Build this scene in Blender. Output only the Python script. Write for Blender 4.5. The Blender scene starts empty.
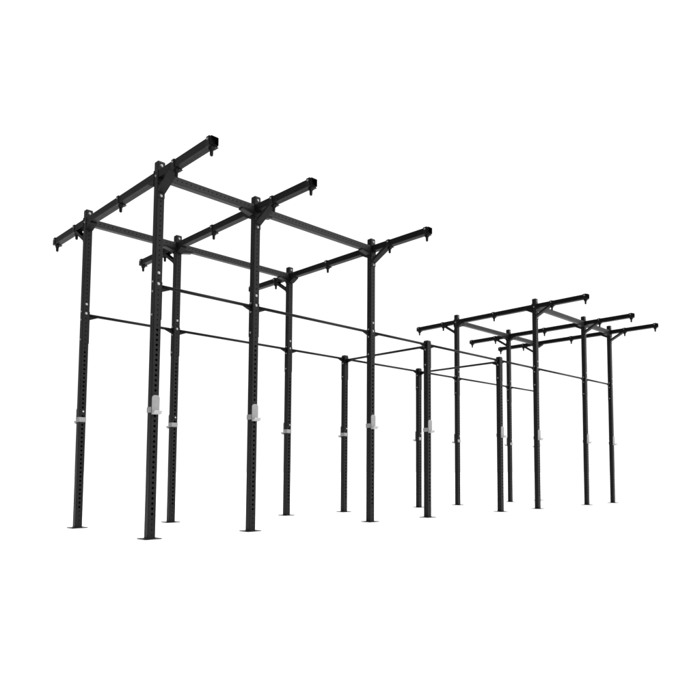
import bpy, bmesh, math, random
from mathutils import Vector, Matrix
random.seed(4)
S = bpy.context.scene
COL = S.collection
PI = math.pi

# ------------------------------------------------------------------ materials
def principled(name, col, rough, spec=0.5, metal=0.0):
    m = bpy.data.materials.new(name); m.use_nodes = True
    b = m.node_tree.nodes['Principled BSDF']
    b.inputs['Base Color'].default_value = (*col, 1)
    b.inputs['Roughness'].default_value = rough
    b.inputs['Specular IOR Level'].default_value = spec
    b.inputs['Metallic'].default_value = metal
    return m, b

def noisy(name, c0, c1, rough, spec, metal=0.0, scale=9.0, bump=0.0, fine=900.0, rspan=0.08):
    m, b = principled(name, c0, rough, spec, metal)
    nt = m.node_tree; N = nt.nodes; L = nt.links
    tc = N.new('ShaderNodeTexCoord')
    n = N.new('ShaderNodeTexNoise'); n.inputs['Scale'].default_value = scale; n.inputs['Detail'].default_value = 6
    L.new(tc.outputs['Object'], n.inputs['Vector'])
    r = N.new('ShaderNodeValToRGB')
    r.color_ramp.elements[0].position = .35; r.color_ramp.elements[1].position = .68
    r.color_ramp.elements[0].color = (*c0, 1); r.color_ramp.elements[1].color = (*c1, 1)
    L.new(n.outputs['Fac'], r.inputs['Fac']); L.new(r.outputs['Color'], b.inputs['Base Color'])
    mr = N.new('ShaderNodeMapRange')
    mr.inputs['To Min'].default_value = rough - rspan; mr.inputs['To Max'].default_value = rough + rspan
    L.new(n.outputs['Fac'], mr.inputs['Value']); L.new(mr.outputs['Result'], b.inputs['Roughness'])
    if bump:
        f = N.new('ShaderNodeTexNoise'); f.inputs['Scale'].default_value = fine; f.inputs['Detail'].default_value = 2
        L.new(tc.outputs['Object'], f.inputs['Vector'])
        bp = N.new('ShaderNodeBump'); bp.inputs['Strength'].default_value = bump; bp.inputs['Distance'].default_value = .0006
        L.new(f.outputs['Fac'], bp.inputs['Height']); L.new(bp.outputs['Normal'], b.inputs['Normal'])
    return m

M_COAT = noisy('black_powder_coat', (.0042,)*3, (.0066,)*3, .46, .165, 0, 7, .25)
M_DARK = noisy('black_steel_bracket', (.0032,)*3, (.0050,)*3, .45, .14, 0, 10, .4)
M_BEAM = noisy('black_beam_coat', (.0075,)*3, (.0105,)*3, .48, .24, 0, 7, .25)
M_ARM = noisy('black_arm_coat', (.0026,)*3, (.0044,)*3, .46, .095, 0, 7, .25)
M_NUT = noisy('dull_zinc_bolt', (.26,)*3, (.34,)*3, .45, .5, .6, 30, 0)
M_CAP = noisy('black_plastic', (.010,)*3, (.016,)*3, .38, .30, 0, 20, .0)
M_ZINC = noisy('zinc_bolt', (.33, .33, .335), (.43, .43, .435), .38, .5, .85, 30, 0)
M_HOOK = noisy('grey_steel', (.225,)*3, (.265,)*3, .45, .4, .0, 14, .3)
M_SHELF = noisy('pale_grey_steel', (.36,)*3, (.42,)*3, .45, .4, .0, 14, .2)
M_LINER = noisy('pale_plastic_liner', (.62,)*3, (.70,)*3, .40, .4, 0, 12, 0)
M_FLOOR = noisy('white_studio_floor', (.90,)*3, (.92,)*3, .85, .1, 0, .8, 0, rspan=.03)

# ------------------------------------------------------------------ mesh helpers
def finish(name, bm, mat, parent=None, loc=(0, 0, 0), rot=(0, 0, 0), smooth=False, recalc=True):
    if recalc: bmesh.ops.recalc_face_normals(bm, faces=bm.faces[:])
    me = bpy.data.meshes.new(name); bm.to_mesh(me); bm.free()
    if smooth:
        for p in me.polygons: p.use_smooth = True
    me.materials.append(mat)
    return link(name, me, parent, loc, rot)

def link(name, me, parent=None, loc=(0, 0, 0), rot=(0, 0, 0)):
    o = bpy.data.objects.new(name, me); COL.objects.link(o)
    o.parent = parent; o.location = loc; o.rotation_euler = rot
    return o

def add_box(bm, c, s, bev=0.0, seg=2):
    ret = bmesh.ops.create_cube(bm, size=1.0)
    vs = ret['verts']
    bmesh.ops.scale(bm, vec=Vector(s), verts=vs)
    bmesh.ops.translate(bm, vec=Vector(c), verts=vs)
    if bev:
        es = list({e for v in vs for e in v.link_edges})
        bmesh.ops.bevel(bm, geom=es, offset=bev, segments=seg, profile=.5, affect='EDGES')

def add_prism(bm, pts, axis, a, b):
    """extrude a 2-D outline: axis 'x' -> pts are (y, z); 'y' -> (x, z); 'z' -> (x, y)"""
    def mk(p, t):
        return {'x': (t, p[0], p[1]), 'y': (p[0], t, p[1]), 'z': (p[0], p[1], t)}[axis]
    A = [bm.verts.new(mk(p, a)) for p in pts]; B = [bm.verts.new(mk(p, b)) for p in pts]
    n = len(pts)
    bm.faces.new(A); bm.faces.new(B[::-1])
    for i in range(n):
        bm.faces.new((A[i], A[(i+1) % n], B[(i+1) % n], B[i]))

def add_cyl(bm, c0, c1, r0, r1=None, n=14, dome=0.0):
    c0 = Vector(c0); c1 = Vector(c1); r1 = r0 if r1 is None else r1
    d = (c1 - c0); q = d.to_track_quat('Z', 'Y')
    rings = []
    prof = [(0, r0), (1, r1)]
    for t, r in prof:
        rings.append([bm.verts.new(c0 + d*t + q @ Vector((r*math.cos(2*PI*k/n), r*math.sin(2*PI*k/n), 0))) for k in range(n)])
    if dome:
        for a in (.5, .85):
            r = r1*math.cos(a*PI/2)
            rings.append([bm.verts.new(c1 + d.normalized()*dome*math.sin(a*PI/2) + q @ Vector((r*math.cos(2*PI*k/n), r*math.sin(2*PI*k/n), 0))) for k in range(n)])
    for a, b in zip(rings, rings[1:]):
        for k in range(n):
            bm.faces.new((a[k], a[(k+1) % n], b[(k+1) % n], b[k]))
    bm.faces.new(rings[0][::-1]); bm.faces.new(rings[-1])

T = .0765          # side of the square steel tube
HT = T/2
WALL = .004

def tube_mesh(name, z0, z1, holes, mat, inner=False, close=False, seg=12):
    """square tube along local Z with rounded corners; holes = [(z, radius)] punched through the +-Y faces.
       Every hole is a real opening with a rim, the tube is hollow."""
    bm = bmesh.new()
    rc = .007; fl = HT - rc
    holes = sorted(holes)
    # z stations: cell borders around every hole
    cells = []; z = z0
    for hz, hr in holes:
        a, b = hz - .0235, hz + .0235
        if a < z - 1e-6 or b > z1 + 1e-6: continue
        if a > z + 1e-5: cells.append((z, a, None))
        cells.append((max(z, a), b, (hz, hr))); z = b
    if z < z1 - 1e-6: cells.append((z, z1, None))
    zs = [cells[0][0]] + [c[1] for c in cells]
    cache = {}
    def V(x, y, zz):
        k = (round(x, 6), round(y, 6), round(zz, 6))
        if k not in cache: cache[k] = bm.verts.new((x, y, zz))
        return cache[k]
    for sy in (-1, 1):
        y = sy*HT
        for a, b, h in cells:
            if h is None:
                bm.faces.new((V(-fl, y, a), V(0, y, a), V(fl, y, a), V(fl, y, b), V(0, y, b), V(-fl, y, b)))
                continue
            hz, r = h
            ring = [V(r*math.cos(2*PI*k/seg), y, hz + r*math.sin(2*PI*k/seg)) for k in range(seg)]
            mids = [V(fl, y, hz), V(0, y, b), V(-fl, y, hz), V(0, y, a)]
            cor = [V(fl, y, b), V(-fl, y, b), V(-fl, y, a), V(fl, y, a)]
            q = seg//4
            for i in range(4):
                arc = [ring[(i*q + j) % seg] for j in range(q+1)]
                bm.faces.new([mids[i], cor[i], mids[(i+1) % 4]] + arc[::-1])
            inn = [V(r*math.cos(2*PI*k/seg), y - sy*WALL, hz + r*math.sin(2*PI*k/seg)) for k in range(seg)]
            for k in range(seg):
                bm.faces.new((ring[k], ring[(k+1) % seg], inn[(k+1) % seg], inn[k]))
    # side faces and rounded corners
    for sx in (-1, 1):
        x = sx*HT
        bm.faces.new((V(x, -fl, z0), V(x, fl, z0), V(x, fl, z1), V(x, -fl, z1)))
        for sy in (-1, 1):
            n = 4
            prof = [(sx*(fl + rc*math.sin(t*PI/2/n)), sy*(fl + rc*math.cos(t*PI/2/n))) for t in range(n+1)]
            for p, q2 in zip(prof, prof[1:]):
                bm.faces.new((V(*p, z0), V(*q2, z0), V(*q2, z1), V(*p, z1)))
    bmesh.ops.recalc_face_normals(bm, faces=bm.faces[:])
    # end rims so that an open end shows the wall thickness
    i = HT - WALL
    for zz, dz in ((z0, .05), (z1, -.05)):
        o = [(-HT+.002, -HT+.002), (HT-.002, -HT+.002), (HT-.002, HT-.002), (-HT+.002, HT-.002)]
        n_ = [(-i, -i), (i, -i), (i, i), (-i, i)]
        for k in range(4):
            a = o[k]; b = o[(k+1) % 4]; c = n_[(k+1) % 4]; d = n_[k]
            bm.faces.new([bm.verts.new((*p, zz)) for p in (a, b, c, d)])
            bm.faces.new([bm.verts.new(p) for p in ((*d, zz), (*c, zz), (*c, zz+dz), (*d, zz+dz))])
        if close:
            bm.faces.new([bm.verts.new((*p, zz + dz*.9)) for p in n_])
    me = bpy.data.meshes.new(name); bm.to_mesh(me); bm.free(); me.materials.append(mat)
    return me

# ------------------------------------------------------------------ layout (metres)
XS = [0, 1.11888, 2.90695, 4.02583, 5.8139, 6.93278, 8.72085, 9.83973]
TALL = [1, 1, 1, 0, 0, 1, 1, 1]
W = 1.7355
H = 3.66; HS = 2.485
HB = 3.5247        # height of the middle of the roof beams
OV = 1.00833       # overhang
PB = 2.432         # pull-up bar height
STEP = .0488

rig = bpy.data.objects.new('pull_up_rig', None); COL.objects.link(rig)
rig['label'] = 'long black steel pull-up rig of perforated posts with two raised roof frames'
rig['category'] = 'pull-up rig'

# bolt meshes
def bolt_mesh(name, r, hgt):
    bm = bmesh.new()
    add_cyl(bm, (0, 0, 0), (0, 0, .0022), r*1.32, n=18)                  # washer
    add_cyl(bm, (0, 0, .0022), (0, 0, hgt*.8), r, r*.97, n=6, dome=hgt*.25)   # hex head
    me = bpy.data.meshes.new(name); bmesh.ops.recalc_face_normals(bm, faces=bm.faces[:]); bm.to_mesh(me); bm.free()
    me.materials.append(M_ZINC); return me
BOLT = bolt_mesh('bolt', .0105, .012)
SMALL = bolt_mesh('bolt', .0085, .010); SMALL.materials[0] = M_NUT
FACE_ROT = {'-y': (PI/2, 0, 0), '+y': (-PI/2, 0, 0), '-x': (0, -PI/2, 0), '+x': (0, PI/2, 0)}

# ------------------------------------------------------------------ uprights
def upright_holes(top, short):
    hs = []
    k = 0; z = .040
    while z < top - .04:
        if z < .20: hs.append((z, .0065))
        elif z < 2.02 or short: hs.append((z, .0125 if z < 2.02 else .0065))
        elif z > 2.02: hs.append((z, .0065))
        z += STEP
    return hs
UP_TALL = tube_mesh('upright', .008, H - .012, upright_holes(H, False), M_COAT)
UP_SHORT = tube_mesh('upright', .008, HS - .012, upright_holes(HS, True), M_COAT)

def plate_mesh():
    bm = bmesh.new(); h = .083
    add_box(bm, (0, 0, .004), (2*h, 2*h, .008), .0015)
    me = bpy.data.meshes.new('base_plate'); bm.to_mesh(me); bm.free(); me.materials.append(M_COAT); return me
PLATE = plate_mesh()
def cap_mesh():
    bm = bmesh.new(); add_box(bm, (0, 0, .000), (T+.0015, T+.0015, .024), .0105, 4)
    add_box(bm, (0, 0, -.020), (T-.012, T-.012, .03))
    me = bpy.data.meshes.new('end_cap'); bm.to_mesh(me); bm.free(); me.materials.append(M_CAP); return me
CAP = cap_mesh()
def weld_mesh():
    bm = bmesh.new()
    for i in range(4):
        a = i*PI/2
        p0 = Matrix.Rotation(a, 3, 'Z') @ Vector((-HT-.001, -HT-.001, .009)); p1 = Matrix.Rotation(a, 3, 'Z') @ Vector((HT+.001, -HT-.001, .009))
        add_cyl(bm, p0, p1, .0045, n=8)
    me = bpy.data.meshes.new('weld_bead'); bm.to_mesh(me); bm.free(); me.materials.append(M_DARK); return me
WELD = weld_mesh()

def make_upright(x, y, tall, front, last=False):
    u = link('upright', UP_TALL if tall else UP_SHORT, rig, (x, y, 0))
    link('base_plate', PLATE, u)
    link('weld_bead', WELD, u)
    link('end_cap', CAP, u, (0, 0, (H if tall else HS) - .008))
    def b(face, z, small=False, off=0.0):
        d = {'-y': (0, -HT-off, z), '+y': (0, HT+off, z), '-x': (-HT-off, 0, z), '+x': (HT+off, 0, z)}[face]
        link('bolt', SMALL if small else BOLT, u, d, FACE_ROT[face])
    # bolts are visible on the -X and -Y sides
    mx = .0 if x == 0 else .0036
    for z in ((2.464, 2.369, 2.141) if tall else (2.355, 2.141)): b('-x', z, True, mx)
    if tall:
        b('-y', 2.55); b('-y', 2.443); b('-x', HB - .01, True)
        b('-y', H - .042)
    return u
for i, x in enumerate(XS):
    make_upright(x, 0, TALL[i], True); make_upright(x, W, TALL[i], False)

# ------------------------------------------------------------------ roof beams
def hanger(parent, p, flip=1):
    """strap round the beam with a hanging lug; p = position of beam centre in parent space (world axes)"""
    bm = bmesh.new(); w = .034; o = HT + .0055
    for sx in (-1, 1): add_box(bm, (sx*(HT + .0023), 0, -.001), (.004, 2*w*.80, 2*HT + .005), .0012)
    add_box(bm, (0, 0, HT + .0035), (2*HT + .0105, 2*w*.80, .004), .0015)
    add_box(bm, (.004, 0, -HT - .0045), (2*HT + .016, 2*w, .0040), .0015)
    # flared foot and hanging lug with a rounded end
    add_prism(bm, [(-.029, -HT-.0082), (.029, -HT-.0082), (.0185, -HT-.034), (-.0185, -HT-.034)], 'x', -.016, .016)
    add_cyl(bm, (0, 0, -HT-.0338), (0, 0, -HT-.076), .0165, .0150, n=16, dome=.012)
    h = finish('hanger', bm, M_DARK, parent, p)
    link('bolt', SMALL, parent, (p[0]-HT-.0045, p[1], p[2]+.019), FACE_ROT['-x'])
    return h

def holes_range(a, b, r=.0055, step=STEP):
    n = int((b-a-.05)//step); m = (b-a-n*step)/2
    return [(a + m + k*step, r) for k in range(n+1)]

def mount(parent, c, axis, sgn):
    """flange plate of a beam end against an upright; axis of the beam, sgn = direction in which the beam leaves"""
    bm = bmesh.new()
    d = HT + .0035
    if axis == 'y':
        add_box(bm, (0, sgn*d, -.022), (T + .008, .006, .150), .0015)
    else:
        add_box(bm, (sgn*d, 0, -.022), (.006, T - .002, .150), .0015)
    return finish('mounting_plate', bm, M_DARK, parent, c)

def gusset(parent, c, axis, sgn, L=.115, D=.062):
    """folded corner gusset below a beam: two cheeks and a sloping web"""
    bm = bmesh.new(); a0 = HT + .007; zt = -HT - .0005
    out = [(sgn*a0, zt), (sgn*(a0+L), zt), (sgn*(a0+L), zt-.012), (sgn*(a0+.012), zt-D), (sgn*a0, zt-D)]
    web = [(sgn*(a0+L), zt-.0121), (sgn*(a0+L-.0064), zt-.0112), (sgn*(a0+.004), zt-D+.008), (sgn*(a0+.012), zt-D-.0001)]
    k = HT - .003
    for s in (-1, 1):
        add_prism(bm, out, 'x' if axis == 'y' else 'y', s*k - .0025, s*k + .0025)
    add_prism(bm, web, 'x' if axis == 'y' else 'y', -k + .0027, k - .0027)
    e = sorted((sgn*(a0+L-.0062), sgn*(a0+L-.0012)))
    lip = [(e[0], zt-.0110), (e[1], zt-.0110), (e[1], zt-.0002), (e[0], zt-.0002)]
    add_prism(bm, lip, 'x' if axis == 'y' else 'y', -k + .0027, k - .0027)
    return finish('gusset', bm, M_DARK, parent, c)

def small_gusset(parent, c, axis, sgn): return gusset(parent, c, axis, sgn, .150, .042)

def brace(parent, c, sgn):
    """diagonal channel under the overhang: from the upright up to the beam"""
    bm = bmesh.new()
    y0, z0 = sgn*(HT + .007), (-.178 if sgn < 0 else -.212)
    y1, z1 = sgn*(.315), -HT - .003
    dy, dz = y1-y0, z1-z0; L = math.hypot(dy, dz); ny, nz = -dz/L, dy/L
    if nz > 0: ny, nz = -ny, -nz      # outer (lower) side
    t = .030
    # web (outer skin)
    def P(s, o): return (y0 + dy*s + ny*o, z0 + dz*s + nz*o)
    hw = HT - .001
    add_prism(bm, [P(0, .004), P(1, .004), P(1, -.002), P(0, -.002)], 'x', -hw, hw)
    for s in (-1, 1):
        a, b = sorted((s*hw, s*(hw-.005)))
        add_prism(bm, [P(.0, -.0021), P(1, -.0021), P(.93, -t), P(.10, -t)], 'x', a, b)
    # foot bolted to the post and foot under the beam
    zf = z0 - .016
    add_box(bm, (0, sgn*(HT + .003), -.188), (T-.002, .005, .088), .001)
    add_box(bm, (0, sgn*(.315), -HT - .0030), (T-.002, .085, .005), .001)
    b_ = finish('diagonal_brace', bm, M_COAT, parent, c)
    if sgn < 0:
        link('bolt', BOLT, b_, (0, -HT-.0055, -.210), FACE_ROT['-y'])
    return b_

def mid_mesh(a, b, mat, r=.0055):
    return tube_mesh('roof_beam', a, b, holes_range(a, b, r), mat)
G = .0075
LY_IN = W - 2*HT - 2*G; LO = OV - HT - G
Y_IN = tube_mesh('cross_beam', 0, LY_IN, holes_range(0, LY_IN, .0045), M_ARM)
Y_OUT = tube_mesh('overhang_beam', 0, LO, holes_range(0, LO, .0045), M_ARM, close=True)
X_CACHE = {}
Z = HB
roofs = [(0, 1, 2), (5, 6, 7)]
for roof in roofs:
    for i in roof:
        x = XS[i]
        # tubes run along local Z; rotate -90 about X: local z -> +Y, holes (local y) -> vertical faces top/bottom
        b = link('cross_beam', Y_IN, rig, (x, HT+G, Z), (-PI/2, 0, 0))
        # an unrotated frame would be another level: place children in beam space instead
        Rinv = Matrix.Rotation(PI/2, 4, 'X')
        def attach(beam, children):
            beam_m = Matrix.Translation(beam.location) @ Matrix.Rotation(-PI/2, 4, 'X')
            inv = beam_m.inverted()
            for ch in children:
                m = Matrix.Translation(ch.location) @ ch.rotation_euler.to_matrix().to_4x4()
                ch.parent = beam
                ch.matrix_basis = inv @ m
        def collect(fn, *a):
            before = set(COL.objects); fn(*a)
            new = [o for o in COL.objects if o not in before]
            return [o for o in new if o.parent is None]
        attach(b, collect(hanger, None, (x, .865, Z)) + collect(mount, None, (x, 0, Z), 'y', 1) + collect(mount, None, (x, W, Z), 'y', -1)
                  + collect(gusset, None, (x, 0, Z), 'y', 1) + collect(gusset, None, (x, W, Z), 'y', -1))
        f = link('overhang_beam', Y_OUT, rig, (x, -OV, Z), (-PI/2, 0, 0))
        attach(f, collect(hanger, None, (x, -OV + .050, Z)) + collect(hanger, None, (x, -.335, Z)) + collect(mount, None, (x, 0, Z), 'y', -1))
        r = link('overhang_beam', Y_OUT, rig, (x, W+OV, Z), (PI/2, 0, 0))
        def attach_r(beam, children):
            inv = (Matrix.Translation(beam.location) @ Matrix.Rotation(PI/2, 4, 'X')).inverted()
            for ch in children:
                m = Matrix.Translation(ch.location) @ ch.rotation_euler.to_matrix().to_4x4()
                ch.parent = beam; ch.matrix_basis = inv @ m
        attach_r(r, collect(hanger, None, (x, W+OV-.050, Z)) + collect(hanger, None, (x, W+.335, Z)) + collect(mount, None, (x, W, Z), 'y', 1))
        brace(rig, (x, 0, Z), -1); brace(rig, (x, W, Z), 1)
    for a, b_ in zip(roof, roof[1:]):
        L_ = XS[b_] - XS[a] - 2*HT - 2*G
        key = round(L_, 3)
        if key not in X_CACHE: X_CACHE[key] = tube_mesh('side_beam', 0, L_, holes_range(0, L_, .0065), M_BEAM)
        for y in (0, W):
            s = link('side_beam', X_CACHE[key], rig, (XS[a]+HT+G, y, Z), (0, PI/2, 0))
            inv = (Matrix.Translation(s.location) @ Matrix.Rotation(PI/2, 4, 'Y')).inverted()
            for fn, ar in ((mount, ((XS[a], y, Z), 'x', 1)), (mount, ((XS[b_], y, Z), 'x', -1)),
                           (small_gusset, ((XS[a], y, Z), 'x', 1)), (small_gusset, ((XS[b_], y, Z), 'x', -1))):
                if fn is small_gusset and a == 0 and ar[2] == 1: continue
                o = fn(None, *ar)
                o.parent = s; o.matrix_basis = inv @ Matrix.Translation(Vector(ar[0]))

# ------------------------------------------------------------------ pull-up bars
def pull_bar(x0, y0, x1, y1, z):
    """round bar between two posts with a bolted end plate and a small web at each end"""
    c = Vector(((x0+x1)/2, (y0+y1)/2, z)); d = Vector((x1-x0, y1-y0, 0)); L = d.length; d.normalize()
    alongx = abs(d.x) > .5
    h = L/2 - HT - .0040
    bm = bmesh.new(); add_cyl(bm, -d*h, d*h, .0165, n=20)
    o = finish('pull_up_bar', bm, M_COAT, rig, c)
    for p in o.data.polygons: p.use_smooth = len(p.vertices) == 4
    top = .035
    for s in (-1, 1):
        bm = bmesh.new()
        q = s*(L/2 - HT - .0021)
        zl = -.335 if alongx else -.075
        if alongx: add_box(bm, (q, 0, (top+zl)/2), (.0036, T - .004, top - zl), .0010)
        else: add_box(bm, (0, q, (top+zl)/2), (T - .004, .0036, top - zl), .0010)
        finish('end_plate', bm, M_DARK, o)
        bm = bmesh.new()
        a = s*(L/2 - HT - .0042); bb = s*(L/2 - HT - .105)
        pts = [(a, -.008), (bb, -.0135), (bb, -.017), (a, -.058)]
        add_prism(bm, pts, 'y' if alongx else 'x', -.005, .005)
        finish('web', bm, M_DARK, o)
    return o
for y in (0, W):
    for i in range(7): pull_bar(XS[i], y, XS[i+1], y, PB)
for i in (3, 4): pull_bar(XS[i], 0, XS[i], W, PB - .022)

# ------------------------------------------------------------------ bar holders (things of their own, hung on the posts)
def j_cup(arm=-1):
    root = bpy.data.objects.new('bar_holder', None); COL.objects.link(root)
    g = .0012; b0 = -.012; b1 = b0 + .054           # band between these heights (local 0 = 1.205 m)
    # band round the post (four sides), butted corner to corner
    bm = bmesh.new(); t = .0035; zc = (b0+b1)/2; hh = b1-b0
    # one side arm and the strip behind; 'arm' tells on which side of the post it runs
    add_box(bm, (arm*(HT+g+t/2), 0, zc), (t, T+2*g+2*t, hh), .0015)
    add_box(bm, (0, HT+g+t/2, zc), (T+2*g-.0006, t, hh), .002)
    finish('band', bm, M_HOOK, root)
    # back plate with rounded top on the outer face
    bm = bmesh.new(); w = HT - .0015; y1 = -HT - .0048; y0 = y1 - .011; zt = .155; zb = -.030
    n = 8; R_ = .028
    pts = [(-w, zb), (w, zb)]
    pts += [(w - R_ + R_*math.cos(a*PI/2/n), zt - R_ + R_*math.sin(a*PI/2/n)) for a in range(n+1)]
    pts += [(-w + R_ - R_*math.sin(a*PI/2/n), zt - R_ + R_*math.cos(a*PI/2/n)) for a in range(n+1)]
    add_prism(bm, pts, 'y', y0, y1)
    finish('back_plate', bm, M_HOOK, root)
    # shelf with up-turned lip
    bm = bmesh.new()
    ys = y0 - .0005
    out = [(ys, -.030), (ys - .038, -.026), (ys - .054, .000), (ys - .048, .006), (ys - .034, -.016), (ys, -.018)]
    add_prism(bm, out, 'x', -w, w)
    finish('shelf', bm, M_SHELF, root)
    bm = bmesh.new()
    add_prism(bm, [(ys-.0008, -.0172), (ys-.0250, -.0152), (ys-.0260, -.0120), (ys-.0008, -.0130)], 'x', -w+.006, w-.006)
    finish('liner', bm, M_LINER, root)
    # locking pin on the face opposite the plate
    bm = bmesh.new()
    add_cyl(bm, (0, HT, .107), (0, HT+.016, .107), .0105, .010, n=16, dome=.004)
    finish('pin', bm, M_ZINC, root)
    return root
PROTO = {-1: j_cup(-1), 1: j_cup(1)}; used = set()
def copy_tree(o, parent=None):
    c = o.copy(); COL.objects.link(c); c.parent = parent
    for ch in [k for k in bpy.data.objects if k.parent == o]:
        copy_tree(ch, c)
    return c
near = ['grey bar holder with rounded plate on the nearest and largest post',
        'grey bar holder on the near post under the middle arm of the left roof',
        'grey bar holder on the near post under the right arm of the left roof',
        'grey bar holder on the near short post, left one between the roofs',
        'grey bar holder on the right short near post between the roofs',
        'grey bar holder on the near post below the left arm of the right roof',
        'grey bar holder on the near post under the middle arm of the right roof',
        'small grey bar holder on the rightmost post of the whole rig']
far = ['grey band of the bar holder on the leftmost post of the whole rig',
       'grey band of the bar holder on the rear post, second from the far left end',
       'grey band of the bar holder on the rear post below the left roof\'s right arm',
       'grey band of the bar holder on the rear short post, left one between the roofs',
       'partly seen bar holder on the rear short post, right one between the roofs',
       'partly seen bar holder on the rear post under the left arm of the right roof',
       'partly seen bar holder on the rear post under the middle arm of the right roof',
       'bar holder behind a near post, only its hook tip peeking out on the left']
for i, x in enumerate(XS):
    for y, rz, lab in ((0, 0, near[i]), (W, PI, far[i])):
        arm = (-1 if y == 0 else 1) * (1 if i < 4 else -1)
        o = PROTO[arm] if arm not in used else copy_tree(PROTO[arm])
        used.add(arm)
        o.location = (x, y, 1.205); o.rotation_euler = (0, 0, rz)
        o['label'] = lab; o['category'] = 'bar holder'; o['group'] = 'bar holders on the posts of the rig'

# ------------------------------------------------------------------ floor
bm = bmesh.new()
R_ = 400
vs = [bm.verts.new((R_*math.cos(2*PI*k/64)+5, R_*math.sin(2*PI*k/64), 0)) for k in range(64)]
bm.faces.new(vs)
fl = finish('floor', bm, M_FLOOR)
fl['kind'] = 'structure'

# ------------------------------------------------------------------ camera (solved from the photograph)
cx, cy, cz, yaw, pitch, roll, f = -2.90981, -5.94194, .63994, .75399, .07093, .00114, 650.06821
sx, sy = 47.81767, 75.04375
d = Vector((math.cos(pitch)*math.cos(yaw), math.cos(pitch)*math.sin(yaw), math.sin(pitch)))
r = Vector((math.sin(yaw), -math.cos(yaw), 0)); u = r.cross(d)
r2 = math.cos(roll)*r + math.sin(roll)*u; u2 = -math.sin(roll)*r + math.cos(roll)*u
cam = bpy.data.cameras.new('camera'); co = bpy.data.objects.new('camera', cam); COL.objects.link(co)
m = Matrix.Identity(4)
for k in range(3):
    m[k][0] = r2[k]; m[k][1] = u2[k]; m[k][2] = -d[k]; m[k][3] = (cx, cy, cz)[k]
co.matrix_world = m
cam.sensor_width = 36; cam.sensor_fit = 'HORIZONTAL'; cam.lens = f/700*36
cam.shift_x = -sx/700; cam.shift_y = sy/700
cam.clip_start = .05; cam.clip_end = 2000
S.camera = co

# ------------------------------------------------------------------ light: a white studio, darker towards the left
SKY_TOP, SKY_LEFT, SKY_BASE, SKY_FRONT = 1.75, .03, 1.12, 1.15
w = bpy.data.worlds.new('World'); S.world = w; w.use_nodes = True
nt = w.node_tree; N = nt.nodes; L = nt.links
bg = N['Background']
tc = N.new('ShaderNodeTexCoord')
sep = N.new('ShaderNodeSeparateXYZ'); L.new(tc.outputs['Generated'], sep.inputs[0])
def math_node(op, a, b=None, clamp=False):
    n = N.new('ShaderNodeMath'); n.operation = op; n.use_clamp = clamp
    for k, v in ((0, a), (1, b)):
        if v is None: continue
        if isinstance(v, (int, float)): n.inputs[k].default_value = v
        else: L.new(v, n.inputs[k])
    return n.outputs[0]
def smooth(v, a, b, t0, t1):
    n = N.new('ShaderNodeMapRange'); n.interpolation_type = 'SMOOTHSTEP'
    n.inputs['From Min'].default_value = a; n.inputs['From Max'].default_value = b
    n.inputs['To Min'].default_value = t0; n.inputs['To Max'].default_value = t1
    L.new(v, n.inputs['Value']); return n.outputs['Result']
# world brightness shaped for face contrast: added overhead glow, bright right front, dim left
top = smooth(sep.outputs['Z'], .35, .95, 0.0, SKY_TOP)
left = smooth(sep.outputs['X'], -.55, .15, SKY_LEFT, SKY_BASE)
dotr = math_node('ADD', math_node('MULTIPLY', sep.outputs['X'], .60), math_node('MULTIPLY', sep.outputs['Y'], -.80))
front = smooth(dotr, .45, .95, 0.0, SKY_FRONT)
L.new(math_node('ADD', math_node('ADD', top, left), front), bg.inputs['Strength'])
bg.inputs['Color'].default_value = (1, 1, 1, 1)

S.view_settings.view_transform = 'Standard'; S.view_settings.look = 'None'
S.view_settings.exposure = 0; S.view_settings.gamma = 1
S.render.engine = 'CYCLES'
S.cycles.max_bounces = 6
